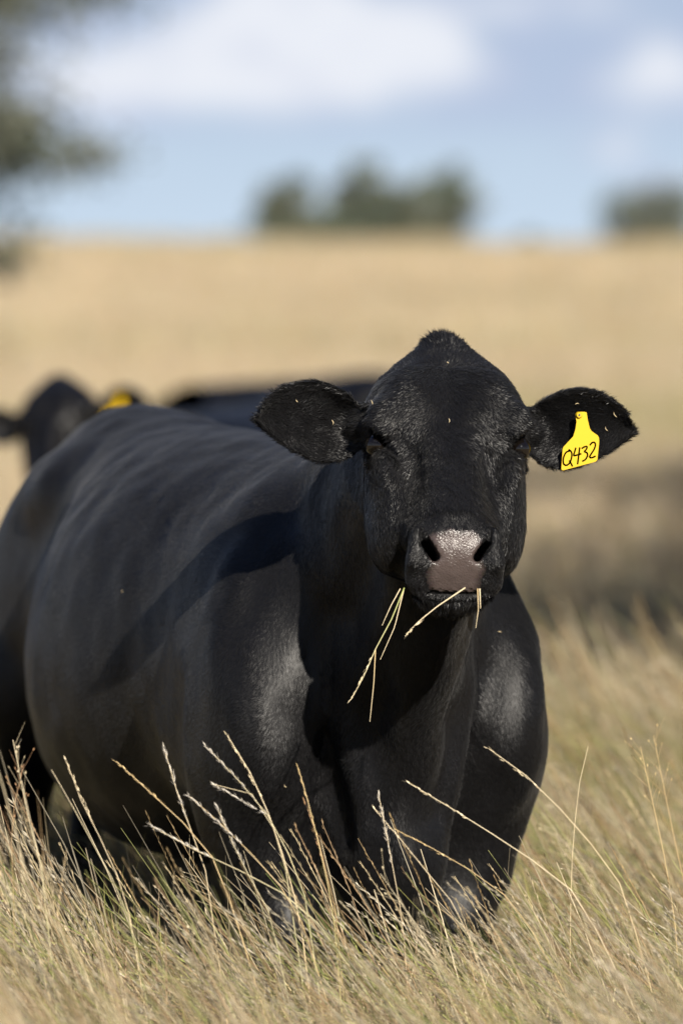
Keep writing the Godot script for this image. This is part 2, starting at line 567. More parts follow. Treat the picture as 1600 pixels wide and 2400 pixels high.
func scatter_hair(cow: Dictionary, called: String, meshes: Array, mat: Material, rng: RandomNumberGenerator, part: int) -> void:
	# part 0: head, 1: trunk facing the viewer
	var verts: PackedVector3Array = cow.verts
	var norms: PackedVector3Array = cow.norms
	var tris: PackedInt32Array = cow.tris
	var split: int = cow.split
	var head: Transform3D = cow.head
	var inv := head.affine_inverse()
	var world: Transform3D = cow.node.transform
	var eye := world.affine_inverse() * Vector3(0, EYE_Y, EYE_Z)
	var noise := FastNoiseLite.new()
	noise.seed = 5
	noise.frequency = 9.0
	var placed: Array[Array] = []
	for k in meshes.size():
		placed.append([])
	for i in range(0, tris.size(), 3):
		var ia := tris[i]
		if (ia < split) != (part == 0):
			continue
		var a := verts[ia]
		var b := verts[tris[i + 1]]
		var c := verts[tris[i + 2]]
		var nn := norms[ia]
		var view := (eye - a).normalized()
		if nn.dot(view) < -0.45:
			continue
		var area := (b - a).cross(c - a).length() * 0.5
		var q := inv * a
		var density := 110000.0
		var len := 0.012
		var lift := 0.0
		var dir: Vector3
		if part == 0:
			density = 220000.0
			if q.distance_to(Vector3(signf(q.x) * 0.122, -0.036, 0.176)) < 0.022 or nose_share(q) > 0.55 * rng.randf():
				continue
			if q.y < -0.05 and q.z < 0.2 and absf(q.x) > 0.145:      # ears
				dir = head.basis * Vector3(signf(q.x), 0.0, -0.2 + 0.6 * noise.get_noise_3d(a.x * 3, a.y * 3, a.z * 3))
				len = 0.010
				lift = 0.15
				if absf(q.x) > 0.28 or nn.dot(view) < 0.25:
					len = 0.012
					lift = 0.35
			elif q.z < 0.06:
				dir = head.basis * Vector3(q.x * 6.0, 0.2, -1.0)
				var crest := smoothstep(0.03, -0.03, q.z) * smoothstep(0.06, 0.02, absf(q.x))
				len = 0.012 + 0.010 * crest
				lift = 0.6 * crest
			elif q.z < 0.21:
				dir = head.basis * Vector3(q.x * 14.0, 0, (q.z - 0.10) * 6.0 + 0.25)
			else:
				dir = head.basis * Vector3(q.x * 7.0 * (1.0 if q.y > -0.06 else 0.2), -0.4, 1.0)
				len = 0.013
				if q.z > 0.35:
					len = 0.0065
				if q.z > 0.40 and q.y < -0.090:
					len = 0.014
					lift = 0.7
		else:
			dir = Vector3(0, -0.45, -1.0)
			if a.z > 0.1:
				dir = Vector3(a.x * 2.0, -1.0, -0.1)
			density = 80000.0
			len = 0.010
			if a.y < 0.4:
				density = 15000.0
		var wob := noise.get_noise_3d(a.x, a.y, a.z)
		dir = dir.rotated(nn, wob * 1.1)
		var want := area * density
		var count := int(want) + (1 if rng.randf() < want - int(want) else 0)
		for k in count:
			var u := rng.randf()
			var w := rng.randf()
			if u + w > 1.0:
				u = 1.0 - u
				w = 1.0 - w
			var p := a + (b - a) * u + (c - a) * w
			var g := dir.rotated(nn, rng.randfn(0, 0.22))
			g = (g - nn * g.dot(nn))
			if g.length() < 0.001:
				continue
			g = (g.normalized() + nn * (lift * rng.randf_range(0.5, 1.3))).normalized()
			var side := g.cross(nn).normalized()
			var up := side.cross(g)
			var s := len * rng.randf_range(0.7, 1.3)
			placed[rng.randi() % meshes.size()].append(Transform3D(Basis(g * s, up * s, side * s), p))
	for k in meshes.size():
		var mm := MultiMesh.new()
		mm.transform_format = MultiMesh.TRANSFORM_3D
		mm.mesh = meshes[k]
		mm.instance_count = placed[k].size()
		for j in placed[k].size():
			mm.set_instance_transform(j, placed[k][j])
		var mi := MultiMeshInstance3D.new()
		mi.name = called
		mi.multimesh = mm
		mi.material_override = mat
		mi.set_meta("kind", "stuff")
		cow.node.add_child(mi, true)

# ------------------------------------------------------------------ helpers

func spot(dx: float, dy: float, z: float) -> Vector3:
	# a point at depth z seen at (dx, dy) of the photograph shown 1568 pixels wide
	var px := dx * 1600.0 / 1568.0
	var py := dy * 1600.0 / 1568.0
	var d := EYE_Z - z
	return Vector3((px - 800.0) / PX * d, EYE_Y - (py - HORIZON) / PX * d, z)

func mark(o: Node, label: String, category: String, group := "", kind := "") -> void:
	if label != "":
		o.set_meta("label", label)
	if category != "":
		o.set_meta("category", category)
	if group != "":
		o.set_meta("group", group)
	if kind != "":
		o.set_meta("kind", kind)

func numbered(called: String) -> String:
	var n: int = tracker.get(called, -1) + 1
	tracker[called] = n
	return called if n == 0 else "%s_%03d" % [called, n]

func srgb(r: float, g: float, b: float) -> Color:
	return Color(r, g, b).linear_to_srgb()

func plain(r: float, g: float, b: float, rough: float, spec := 0.5) -> StandardMaterial3D:
	var m := StandardMaterial3D.new()
	m.albedo_color = srgb(r, g, b)
	m.roughness = rough
	m.metallic_specular = spec
	return m

func softplus(x: float) -> float:
	return x if x > 30.0 else log(1.0 + exp(x))

var bumps := FastNoiseLite.new()

func ground(x: float, z: float) -> float:
	var d := EYE_Z - z
	var a := 0.0446
	var h := a * 6.0 * softplus((d - 26.0) / 6.0) - (a + 0.012) * 8.0 * softplus((d - 168.0) / 8.0) + 0.012 * 30.0 * softplus((d - 320.0) / 30.0)
	h -= 0.0035 * x * clampf((d - 30.0) / 130.0, 0, 1) 
	h += bumps.get_noise_2d(x, z) * (0.05 + 0.35 * clampf((d - 40.0) / 100.0, 0, 1))
	return h

# ------------------------------------------------------------------ sky

func make_sky() -> PanoramaSkyMaterial:
	var W := 2048
	var H := 1024
	var data := PackedFloat32Array()
	data.resize(W * H * 3)
	var n1 := FastNoiseLite.new()
	n1.seed = 11
	n1.noise_type = FastNoiseLite.TYPE_SIMPLEX_SMOOTH
	n1.fractal_type = FastNoiseLite.FRACTAL_FBM
	n1.fractal_octaves = 5
	n1.frequency = 1.0
	# banks of cloud low over the hill: azimuth and height in degrees, half sizes, strength
	var banks := [[-1.15, 3.52, 1.1, 0.46, 1.25], [-0.2, 3.6, 0.9, 0.5, 1.1], [0.65, 3.7, 0.72, 0.46, 1.3], [-0.55, 4.2, 0.75, 0.4, 1.0], [2.1, 4.2, 1.0, 0.25, 0.7], [3.2, 3.45, 0.6, 0.5, 0.75], [2.6, 2.75, 0.5, 0.26, 0.55], [3.2, 2.35, 0.55, 0.26, 0.6], [-2.2, 3.25, 0.8, 0.4, 0.8], [-3.6, 3.6, 0.9, 0.5, 0.5]]
	for y in H:
		var el := (0.5 - (y + 0.5) / H) * 180.0
		if el < -1.0:
			for x in W:
				var o := (y * W + x) * 3
				data[o] = 0.30
				data[o + 1] = 0.25
				data[o + 2] = 0.17
			continue
		var e := deg_to_rad(maxf(el, 0.0))
		var t := clampf(el / 90.0, 0, 1)
		# clear air: pale at the horizon, deep blue overhead
		var f := 1.0 - exp(-el / 11.0)
		var low := Vector3(0.68, 0.82, 0.96)
		var high := Vector3(0.036, 0.092, 0.26)
		var base := low.lerp(high, clampf(f, 0, 1))
		for x in W:
			var az := wrapf((x + 0.5) / W * 360.0, -180.0, 180.0)      # the left edge of the picture lies towards -z
			var ar := deg_to_rad(az)
			# clouds lie on a layer: stretch the pattern towards the horizon
			var k := 1.0 / (sin(e) + 0.11)
			var px := sin(ar) * cos(e) * k
			var pz := -cos(ar) * cos(e) * k
			var c := n1.get_noise_3d(px * 0.75, pz * 0.75, 3.0)
			var fine := n1.get_noise_3d(az * 0.42, el * 0.9, 9.0)
			var cover := clampf((c - 0.12 + fine * 0.10) * 2.6, 0.0, 0.85)
			var dense := clampf((c - 0.22) * 2.0, 0.0, 1.0)
			if el < 9.0 and absf(az) < 30.0:
				cover *= clampf((el - 4.2) / 4.0, 0.0, 1.0)
				var s := 0.0
				for b in banks:
					var u: float = (az - b[0]) / b[2]
					var v: float = (el - b[1]) / (b[3] * (1.0 if el > b[1] else 0.75))
					s += b[4] * exp(-(u * u + v * v))
				var curl := n1.get_noise_3d(az * 1.1, el * 2.0, 21.0)
				s = s + (fine * 0.18 + curl * 0.30) * (0.3 + 0.7 * s)
				cover = maxf(cover, smoothstep(0.15, 0.75, s))
				# a thin lavender veil above the pale band
				var veil := 0.72 * smoothstep(2.75, 3.2, el) * clampf(0.75 + curl * 0.8, 0, 1)
				dense = clampf(1.0 - smoothstep(0.10, 0.85, s) - curl * 0.55, 0.0, 1.0)
				cover = maxf(cover, veil)
			var white := Vector3(0.83, 0.86, 0.93)
			var shade := Vector3(0.42, 0.49, 0.70)
			var cc := white.lerp(shade, dense)
			var col := base.lerp(cc, cover)
			var o := (y * W + x) * 3
			data[o] = col.x
			data[o + 1] = col.y
			data[o + 2] = col.z
	var im := Image.create_from_data(W, H, false, Image.FORMAT_RGBF, data.to_byte_array())
	var m := PanoramaSkyMaterial.new()
	m.panorama = ImageTexture.create_from_image(im)
	return m

# ------------------------------------------------------------------ grass

class Strands:
	var v := PackedVector3Array()
	var n := PackedVector3Array()
	var c := PackedColorArray()
	var t := PackedInt32Array()
	func tube(pts: PackedVector3Array, radii: PackedFloat32Array, cols: PackedColorArray, sides := 3) -> void:
		var first := v.size()
		var ref := Vector3(0.3, 0.1, 1.0).normalized()
		for i in pts.size():
			var d := (pts[mini(i + 1, pts.size() - 1)] - pts[maxi(i - 1, 0)]).normalized()
			var a := d.cross(ref).normalized()
			var b := d.cross(a)
			for s in sides:
				var w := TAU * s / sides
				var q := a * cos(w) + b * sin(w)
				v.append(pts[i] + q * radii[i])
				n.append(q)
				c.append(cols[i])
		for i in pts.size() - 1:
			for s in sides:
				var p := first + i * sides + s
				var p2 := first + i * sides + (s + 1) % sides
				t.append_array([p, p2, p + sides, p2, p2 + sides, p + sides])
	func blade(pts: PackedVector3Array, across: Vector3, half: float, cols: PackedColorArray) -> void:
		var first := v.size()
		var m := pts.size()
		for i in m:
			var d := (pts[mini(i + 1, m - 1)] - pts[maxi(i - 1, 0)]).normalized()
			var u := float(i) / (m - 1)
			var a := (across - d * across.dot(d)).normalized()
			var w := half * (1.0 - pow(u, 2.2)) * (0.7 + 0.6 * minf(u * 3.0, 1.0)) + 0.0002
			var nn := a.cross(d)
			v.append(pts[i] - a * w)
			v.append(pts[i] + a * w)
			n.append((nn - a * 0.35).normalized())
			n.append((nn + a * 0.35).normalized())
			c.append(cols[i])
			c.append(cols[i])
		for i in m - 1:
			var p := first + i * 2
			t.append_array([p, p + 1, p + 2, p + 1, p + 3, p + 2])
	func leaf(at: Vector3, dir: Vector3, side: Vector3, len: float, half: float, col: Color) -> void:
		var first := v.size()
		var nn := side.cross(dir).normalized()
		v.append_array([at, at + dir * len * 0.45 + side * half + nn * half * 0.5, at + dir * len, at + dir * len * 0.45 - side * half + nn * half * 0.3])
		n.append_array([nn, (nn + side * 0.4).normalized(), nn, (nn - side * 0.4).normalized()])
		c.append_array([col, col, col, col])
		t.append_array([first, first + 1, first + 2, first, first + 2, first + 3])
	func mesh(mat: Material) -> ArrayMesh:
		var a := []
		a.resize(Mesh.ARRAY_MAX)
		a[Mesh.ARRAY_VERTEX] = v
		a[Mesh.ARRAY_NORMAL] = n
		a[Mesh.ARRAY_COLOR] = c
		var flip := t.duplicate()          # front faces run clockwise
		flip.reverse()
		a[Mesh.ARRAY_INDEX] = flip
		var m := ArrayMesh.new()
		m.add_surface_from_arrays(Mesh.PRIMITIVE_TRIANGLES, a)
		m.surface_set_material(0, mat)
		return m

const STRAW := [Color(0.52, 0.40, 0.24), Color(0.60, 0.49, 0.33), Color(0.46, 0.34, 0.19), Color(0.62, 0.54, 0.40), Color(0.50, 0.42, 0.28), Color(0.40, 0.28, 0.17), Color(0.38, 0.34, 0.27)]
const GREEN := [Color(0.29, 0.34, 0.09), Color(0.38, 0.39, 0.15), Color(0.24, 0.31, 0.08)]

func stem_curve(r: RandomNumberGenerator, from: Vector3, h: float, lean: float, yaw: float, seg: int) -> PackedVector3Array:
	# leans towards -x (the wind), bending more towards the tip
	var p := PackedVector3Array()
	var at := from
	var a := lean * 0.45
	var step := h / seg
	for i in seg + 1:
		p.append(at)
		var d := Vector3(-sin(a) * cos(yaw), cos(a), -sin(a) * sin(yaw))
		at += d * step
		a += lean * 1.05 / seg + r.randf_range(-0.05, 0.05)
	return p

func seed_head(s: Strands, r: RandomNumberGenerator, p: PackedVector3Array, kind: int, col: Color, big: float) -> void:
	# spikelets along the last stretch of a stem
	var m := p.size()
	var tip := p[m - 1]
	var base := p[m - 2] if m > 2 else p[0]
	var ax := (tip - base)
	var len := ax.length()
	ax = ax.normalized()
	var side := ax.cross(Vector3(0.2, 0.3, 1)).normalized()
	if kind == 0:      # narrow spike of close-set grains
		var cnt := int(14 * big)
		for i in cnt:
			var u := float(i) / cnt
			var sd := side.rotated(ax, r.randf() * TAU)
			var at := base + ax * len * u
			s.leaf(at, (ax + sd * 0.28).normalized(), ax.cross(sd).normalized(), 0.010, 0.0012, col * r.randf_range(0.85, 1.15))
	elif kind == 1:    # pale fluffy brush
		for i in int(44 * big):
			var u := pow(r.randf(), 0.8)
			var sd := side.rotated(ax, r.randf() * TAU)
			var at := base + ax * len * u
			s.leaf(at, (ax + sd * r.randf_range(0.2, 0.6)).normalized(), ax.cross(sd).normalized(), r.randf_range(0.007, 0.014), 0.0008, Color(0.55, 0.50, 0.42) * r.randf_range(0.75, 1.15))
	else:              # open panicle of fine branches with a grain at each end
		for i in int(9 * big):
			var u := float(i) / (9 * big)
			var sd := side.rotated(ax, r.randf() * TAU)
			var at := base + ax * len * u
			var e := at + (ax * 0.8 + sd * 0.55).normalized() * r.randf_range(0.02, 0.045)
			s.tube(PackedVector3Array([at, e]), PackedFloat32Array([0.0003, 0.0002]), PackedColorArray([col, col]))
			s.leaf(e, (e - at).normalized(), ax.cross(sd).normalized(), 0.006, 0.0014, col)

func grad(r: RandomNumberGenerator, base: Color, tip: Color, n: int) -> PackedColorArray:
	var c := PackedColorArray()
	for i in n:
		c.append(base.lerp(tip, clampf(float(i) / (n - 1) + r.randf_range(-0.08, 0.08), 0, 1)))
	return c

func straw(r: RandomNumberGenerator) -> Color:
	var c: Color = STRAW[r.randi() % STRAW.size()]
	return c * r.randf_range(0.85, 1.12)

func tuft(seed_: int, mat: Material, stems: int, leaves: int, h0: float, h1: float, lean0: float, lean1: float, spread: float, heads: float, greenish: float, thick := 1.0) -> ArrayMesh:
	var r := RandomNumberGenerator.new()
	r.seed = seed_
	var s := Strands.new()
	for i in stems:
		var a := r.randf() * TAU
		var q := sqrt(r.randf()) * spread
		var h := r.randf_range(h0, h1)
		var p := stem_curve(r, Vector3(cos(a) * q, -0.03, sin(a) * q), h, r.randf_range(lean0, lean1), r.randf_range(-0.6, 0.6), 5)
		var col := straw(r)
		if r.randf() < greenish * 0.45:
			col = (GREEN[r.randi() % 3] as Color).lerp(col, r.randf_range(0.0, 0.5))
		var w := r.randf_range(0.0008, 0.0013) * thick
		s.tube(p, PackedFloat32Array([w * 1.2, w * 1.15, w * 1.05, w, w * 0.85, w * 0.5]), grad(r, col, col, 6))
		if r.randf() < heads:
			seed_head(s, r, p, [0, 0, 1, 1, 2][r.randi() % 5], col, 1.0)
	for i in leaves:
		var a := r.randf() * TAU
		var q := sqrt(r.randf()) * spread
		var h := r.randf_range(h0 * 0.45, h1 * 0.75)
		var p := stem_curve(r, Vector3(cos(a) * q, -0.03, sin(a) * q), h, r.randf_range(lean0 * 0.4, lean1 * 1.7), r.randf_range(-1.6, 1.6), 5)
		var col := straw(r)
		if r.randf() < greenish * 0.6:
			col = (GREEN[r.randi() % 3] as Color).lerp(col, r.randf_range(0.0, 0.4))
		var ya := r.randf() * PI
		s.blade(p, Vector3(cos(ya), 0.1, sin(ya)), r.randf_range(0.0012, 0.0026) * thick, grad(r, col, col, 6))
	return s.mesh(mat)

func field_of(called: String, label: String, tufts: Array, places: Array) -> void:
	# places: [Transform3D, Color]; shared out over the tufts
	var root := Node3D.new()
	root.name = called
	add_child(root)
	mark(root, label, "grass", "", "stuff")
	var r := RandomNumberGenerator.new()
	r.seed = 77
	var shares := []
	for k in tufts.size():
		shares.append([])
	for p in places:
		shares[r.randi() % tufts.size()].append(p)
	for k in tufts.size():
		if shares[k].is_empty():
			continue
		var mm := MultiMesh.new()
		mm.transform_format = MultiMesh.TRANSFORM_3D
		mm.use_colors = true
		mm.mesh = tufts[k]
		mm.instance_count = shares[k].size()
		for j in shares[k].size():
			mm.set_instance_transform(j, shares[k][j][0])
			mm.set_instance_color(j, shares[k][j][1])
		var mi := MultiMeshInstance3D.new()
		mi.name = "tuft"
		mi.multimesh = mm
		mi.set_meta("kind", "stuff")
		root.add_child(mi, true)

# ------------------------------------------------------------------ trees

func make_tree(called: String, label: String, group: String, at: Vector3, height: float, crown_base: float, radius: float, leaf: float, clumps: int, per: int, seed_: int, bark: Material, leaves: Material, reach := Vector3.ZERO, cols := [], clump := 1.0) -> void:
	var r := RandomNumberGenerator.new()
	r.seed = seed_
	var root := Node3D.new()
	root.name = numbered(called)
	root.position = at
	add_child(root)
	mark(root, label, "tree", group)
	var s := Strands.new()
	var white := Color(1, 1, 1)
	var tr := height * 0.028
	var topp := Vector3(r.randf_range(-0.3, 0.3), crown_base + (height - crown_base) * 0.45, r.randf_range(-0.3, 0.3))
	var pts := PackedVector3Array([Vector3(0, -0.3, 0), Vector3(0.05, crown_base * 0.5, 0.04), Vector3(0.02, crown_base, 0.0), topp])
	s.tube(pts, PackedFloat32Array([tr * 1.35, tr, tr * 0.85, tr * 0.4]), PackedColorArray([white, white, white, white]), 8)
	var leavesS := Strands.new()
	var ch := (height - crown_base) * 0.5
	for k in clumps:
		var dir := Vector3(r.randfn(), r.randfn() * 0.8, r.randfn()).normalized()
		var q := pow(r.randf(), 0.4)
		var c := Vector3(0, crown_base + ch, 0) + Vector3(dir.x * radius, dir.y * ch, dir.z * radius) * q
		if reach != Vector3.ZERO and k % 4 == 0:
			c += reach * r.randf_range(0.3, 1.0)
		# a limb out to the clump
		var start := pts[2].lerp(pts[3], r.randf())
		var midp := start.lerp(c, 0.5) + Vector3(0, 0.12 * (c - start).length(), 0)
		s.tube(PackedVector3Array([start, midp, c]), PackedFloat32Array([tr * 0.4, tr * 0.24, tr * 0.06]), PackedColorArray([white, white, white]), 5)
		var cr := radius * r.randf_range(0.16, 0.34) * clump
		var tone: Color = cols[r.randi() % cols.size()] if cols.size() else Color(0.07, 0.10, 0.04)
		for j in per:
			var o := Vector3(r.randfn(), r.randfn() * 0.7, r.randfn()) * cr * 0.55
			var d := Vector3(r.randfn(), r.randfn() - 0.5, r.randfn()).normalized()
			var sd := d.cross(Vector3(r.randfn(), r.randfn(), r.randfn())).normalized()
			leavesS.leaf(c + o, d, sd, leaf * r.randf_range(0.7, 1.3), leaf * r.randf_range(0.18, 0.32), tone * r.randf_range(0.75, 1.25))
	var trunk := MeshInstance3D.new()
	trunk.name = "trunk"
	trunk.mesh = s.mesh(bark)
	root.add_child(trunk, true)
	var crown := MeshInstance3D.new()
	crown.name = "crown"
	crown.mesh = leavesS.mesh(leaves)
	root.add_child(crown, true)

# ------------------------------------------------------------------ build

func _ready() -> void:
	bumps.seed = 3
	bumps.frequency = 0.06
	bumps.fractal_octaves = 3
	# camera: a long lens, wide open, focused on the face
	var cam := Camera3D.new()
	cam.name = "camera"
	cam.position = Vector3(0, EYE_Y, EYE_Z)
	cam.rotation.x = -(1200.0 - HORIZON) / PX
	cam.fov = rad_to_deg(2.0 * atan(1200.0 / PX))
	cam.near = 0.5
	cam.far = 4000.0
	var lens := CameraAttributesPhysical.new()
	lens.frustum_focal_length = 12.0 / tan(deg_to_rad(cam.fov) * 0.5)
	lens.exposure_aperture = 2.0
	lens.frustum_focus_distance = 9.12
	lens.frustum_near = 0.5
	lens.frustum_far = 4000.0
	cam.attributes = lens
	add_child(cam)
	cam.current = true
	# sky and sun
	var env := Environment.new()
	env.background_mode = Environment.BG_SKY
	env.sky = Sky.new()
	env.sky.sky_material = make_sky()
	env.background_energy_multiplier = 0.56
	env.tonemap_mode = Environment.TONE_MAPPER_LINEAR
	env.tonemap_exposure = 1.8
	env.sdfgi_enabled = true
	env.ssao_enabled = true
	env.ssil_enabled = true
	var we := WorldEnvironment.new()
	we.name = "environment"
	we.environment = env
	add_child(we)
	var sun := DirectionalLight3D.new()
	sun.name = "sun"
	sun.light_energy = 1.6
	sun.light_color = Color(1.0, 0.965, 0.91)
	sun.light_angular_distance = 0.5
	sun.shadow_enabled = true
	add_child(sun)
	var az := deg_to_rad(21.0)
	var el := deg_to_rad(30.0)
	sun.look_at_from_position(Vector3.ZERO, -Vector3(cos(el) * sin(az), sin(el), cos(el) * cos(az)))
	print("sky ", Time.get_ticks_msec())
	build_ground()
	build_trees()
	build_cows()
	print("cows ", Time.get_ticks_msec())
	build_grass()
	build_stalks()
	print("grass ", Time.get_ticks_msec())

func build_ground() -> void:
	var xs := PackedFloat32Array()
	var zs := PackedFloat32Array()
	for i in range(-40, 41):
		xs.append(signf(i) * (absf(i) * 0.5 + pow(absf(i) / 40.0, 5.0) * 1600.0))
	var d := -200.0
	while d < 2600.0:
		zs.append(EYE_Z - d)
		d += 20.0 if d < -10.0 else 0.6 if d < 30.0 else 2.5 if d < 220.0 else 40.0
	var v := PackedVector3Array()
	var c := PackedColorArray()
	var t := PackedInt32Array()
	var patch := FastNoiseLite.new()
	patch.seed = 21
	patch.frequency = 0.035
	patch.fractal_octaves = 4
	for z in zs:
		for x in xs:
			v.append(Vector3(x, ground(x, z), z))
			var p := patch.get_noise_2d(x, z * 0.35)
			var col := Color(0.47, 0.365, 0.235).lerp(Color(0.34, 0.275, 0.15), clampf(p * 1.6, 0, 1)).lerp(Color(0.55, 0.45, 0.31), clampf(-p * 1.6, 0, 1))
			c.append(col)
	var w := xs.size()
	for j in zs.size() - 1:
		for i in w - 1:
			var p := j * w + i
			t.append_array([p, p + w, p + 1, p + 1, p + w, p + w + 1])
	var st := SurfaceTool.new()
	var m := ArrayMesh.new()
	var arr := mesh_of(v, PackedVector3Array(), t, c)
	arr[Mesh.ARRAY_NORMAL] = null
	m.add_surface_from_arrays(Mesh.PRIMITIVE_TRIANGLES, arr)
	st.create_from(m, 0)
	st.generate_normals()
	var mat := StandardMaterial3D.new()
	mat.vertex_color_use_as_albedo = true
	mat.roughness = 1.0
	mat.metallic_specular = 0.1
	var nz := NoiseTexture2D.new()
	nz.width = 512
	nz.height = 512
	nz.seamless = true
	var fn := FastNoiseLite.new()
	fn.seed = 4
	fn.frequency = 0.05
	nz.noise = fn
	var gr := Gradient.new()
	gr.set_color(0, Color(0.62, 0.62, 0.60))
	gr.set_color(1, Color(1, 1, 1))
	nz.color_ramp = gr
	mat.albedo_texture = nz
	mat.uv1_triplanar = true
	mat.uv1_world_triplanar = true
	mat.uv1_scale = Vector3(0.8, 0.8, 0.8)
	var g := MeshInstance3D.new()
	g.name = "ground"
	g.mesh = st.commit()
	g.material_override = mat
	mark(g, "dry straw coloured pasture rising to a low hill", "ground", "", "structure")
	add_child(g)

func build_trees() -> void:
	var bark := plain(0.10, 0.08, 0.06, 0.9)
	bark.vertex_color_use_as_albedo = true
	var leaf := StandardMaterial3D.new()
	leaf.vertex_color_use_as_albedo = true
	leaf.roughness = 0.55
	leaf.backlight_enabled = true
	leaf.backlight = Color(0.35, 0.4, 0.2)
	var tones := [Color(0.095, 0.115, 0.075), Color(0.12, 0.14, 0.095), Color(0.08, 0.10, 0.07), Color(0.14, 0.15, 0.11)]
	# the big tree whose boughs hang in from the side
	var z := EYE_Z - 60.0
	make_tree("gum_tree", "large spreading tree with drooping leafy boughs in front of the clouds", "", Vector3(-6.0, ground(-6.0, z), z), 8.0, 0.75, 3.0, 0.15, 300, 170, 5, bark, leaf, Vector3(1.5, -0.1, 0), tones.map(func(c): return c * 0.72), 0.75)
	# trees standing behind the brow of the hill
	var far := [
		[665, 388, 72, "round leafy tree behind the hill crest, apart from the taller pair"], [840, 358, 85, "tall dense tree on the hill crest between two others"],
		[1015, 368, 92, "broad tree on the hill crest with a lopsided crown"], [928, 420, 75, "low bushy tree filling the gap between two taller trees"], [755, 440, 60, "small bushy tree beside the round leafy tree"],
		[1495, 425, 140, "wide rounded tree standing alone at the far end of the crest"]]
	var k := 0
	for f in far:
		z = EYE_Z - 225.0 - 6.0 * (k % 3)
		var d := EYE_Z - z
		var topp := spot(f[0], f[1], z)
		var g := ground(topp.x, z)
		make_tree("hill_tree", f[3], "trees along the hill crest", Vector3(topp.x, g, z), topp.y - g, maxf((topp.y - g) * 0.22, 0.6), f[2] * 1.02 / PX * d, 0.30, 60, 70, 30 + k, bark, leaf, Vector3.ZERO, tones)
		k += 1
	for b in [[85, 512, 45, "low scrubby bush just showing over the crest, by itself"], [545, 512, 80, "low spreading scrub beside the round leafy tree"], [1230, 540, 60, "small dark scrub between the broad tree and the lone tree"]]:
		z = EYE_Z - 240.0
		var topp := spot(b[0], b[1], z)
		var g := ground(topp.x, z)
		make_tree("scrub_bush", b[3], "scrub along the hill crest", Vector3(topp.x, g, z), topp.y - g, 0.5, b[2] * 1.02 / PX * 249.0, 0.28, 30, 60, 60 + k, bark, leaf, Vector3.ZERO, tones)
		k += 1
	# trees beyond the edge of the view that throw their shade over the grass
	var side := [[4.6, 13.0, 7.0, 2.5, "leafy tree nearest the cattle at the side of the paddock"], [5.6, 17.8, 8.0, 2.8, "leafy tree in the middle of the row at the paddock side"], [6.9, 25.5, 8.5, 3.1, "leafy tree at the far end of the row at the paddock side"]]
	for q in side:
		z = EYE_Z - q[1]
		make_tree("shade_tree", q[4], "row of trees along the paddock side", Vector3(q[0], ground(q[0], z), z), q[2], 1.2, q[3], 0.19, 120, 80, 90 + k, bark, leaf, Vector3.ZERO, tones)
		k += 1

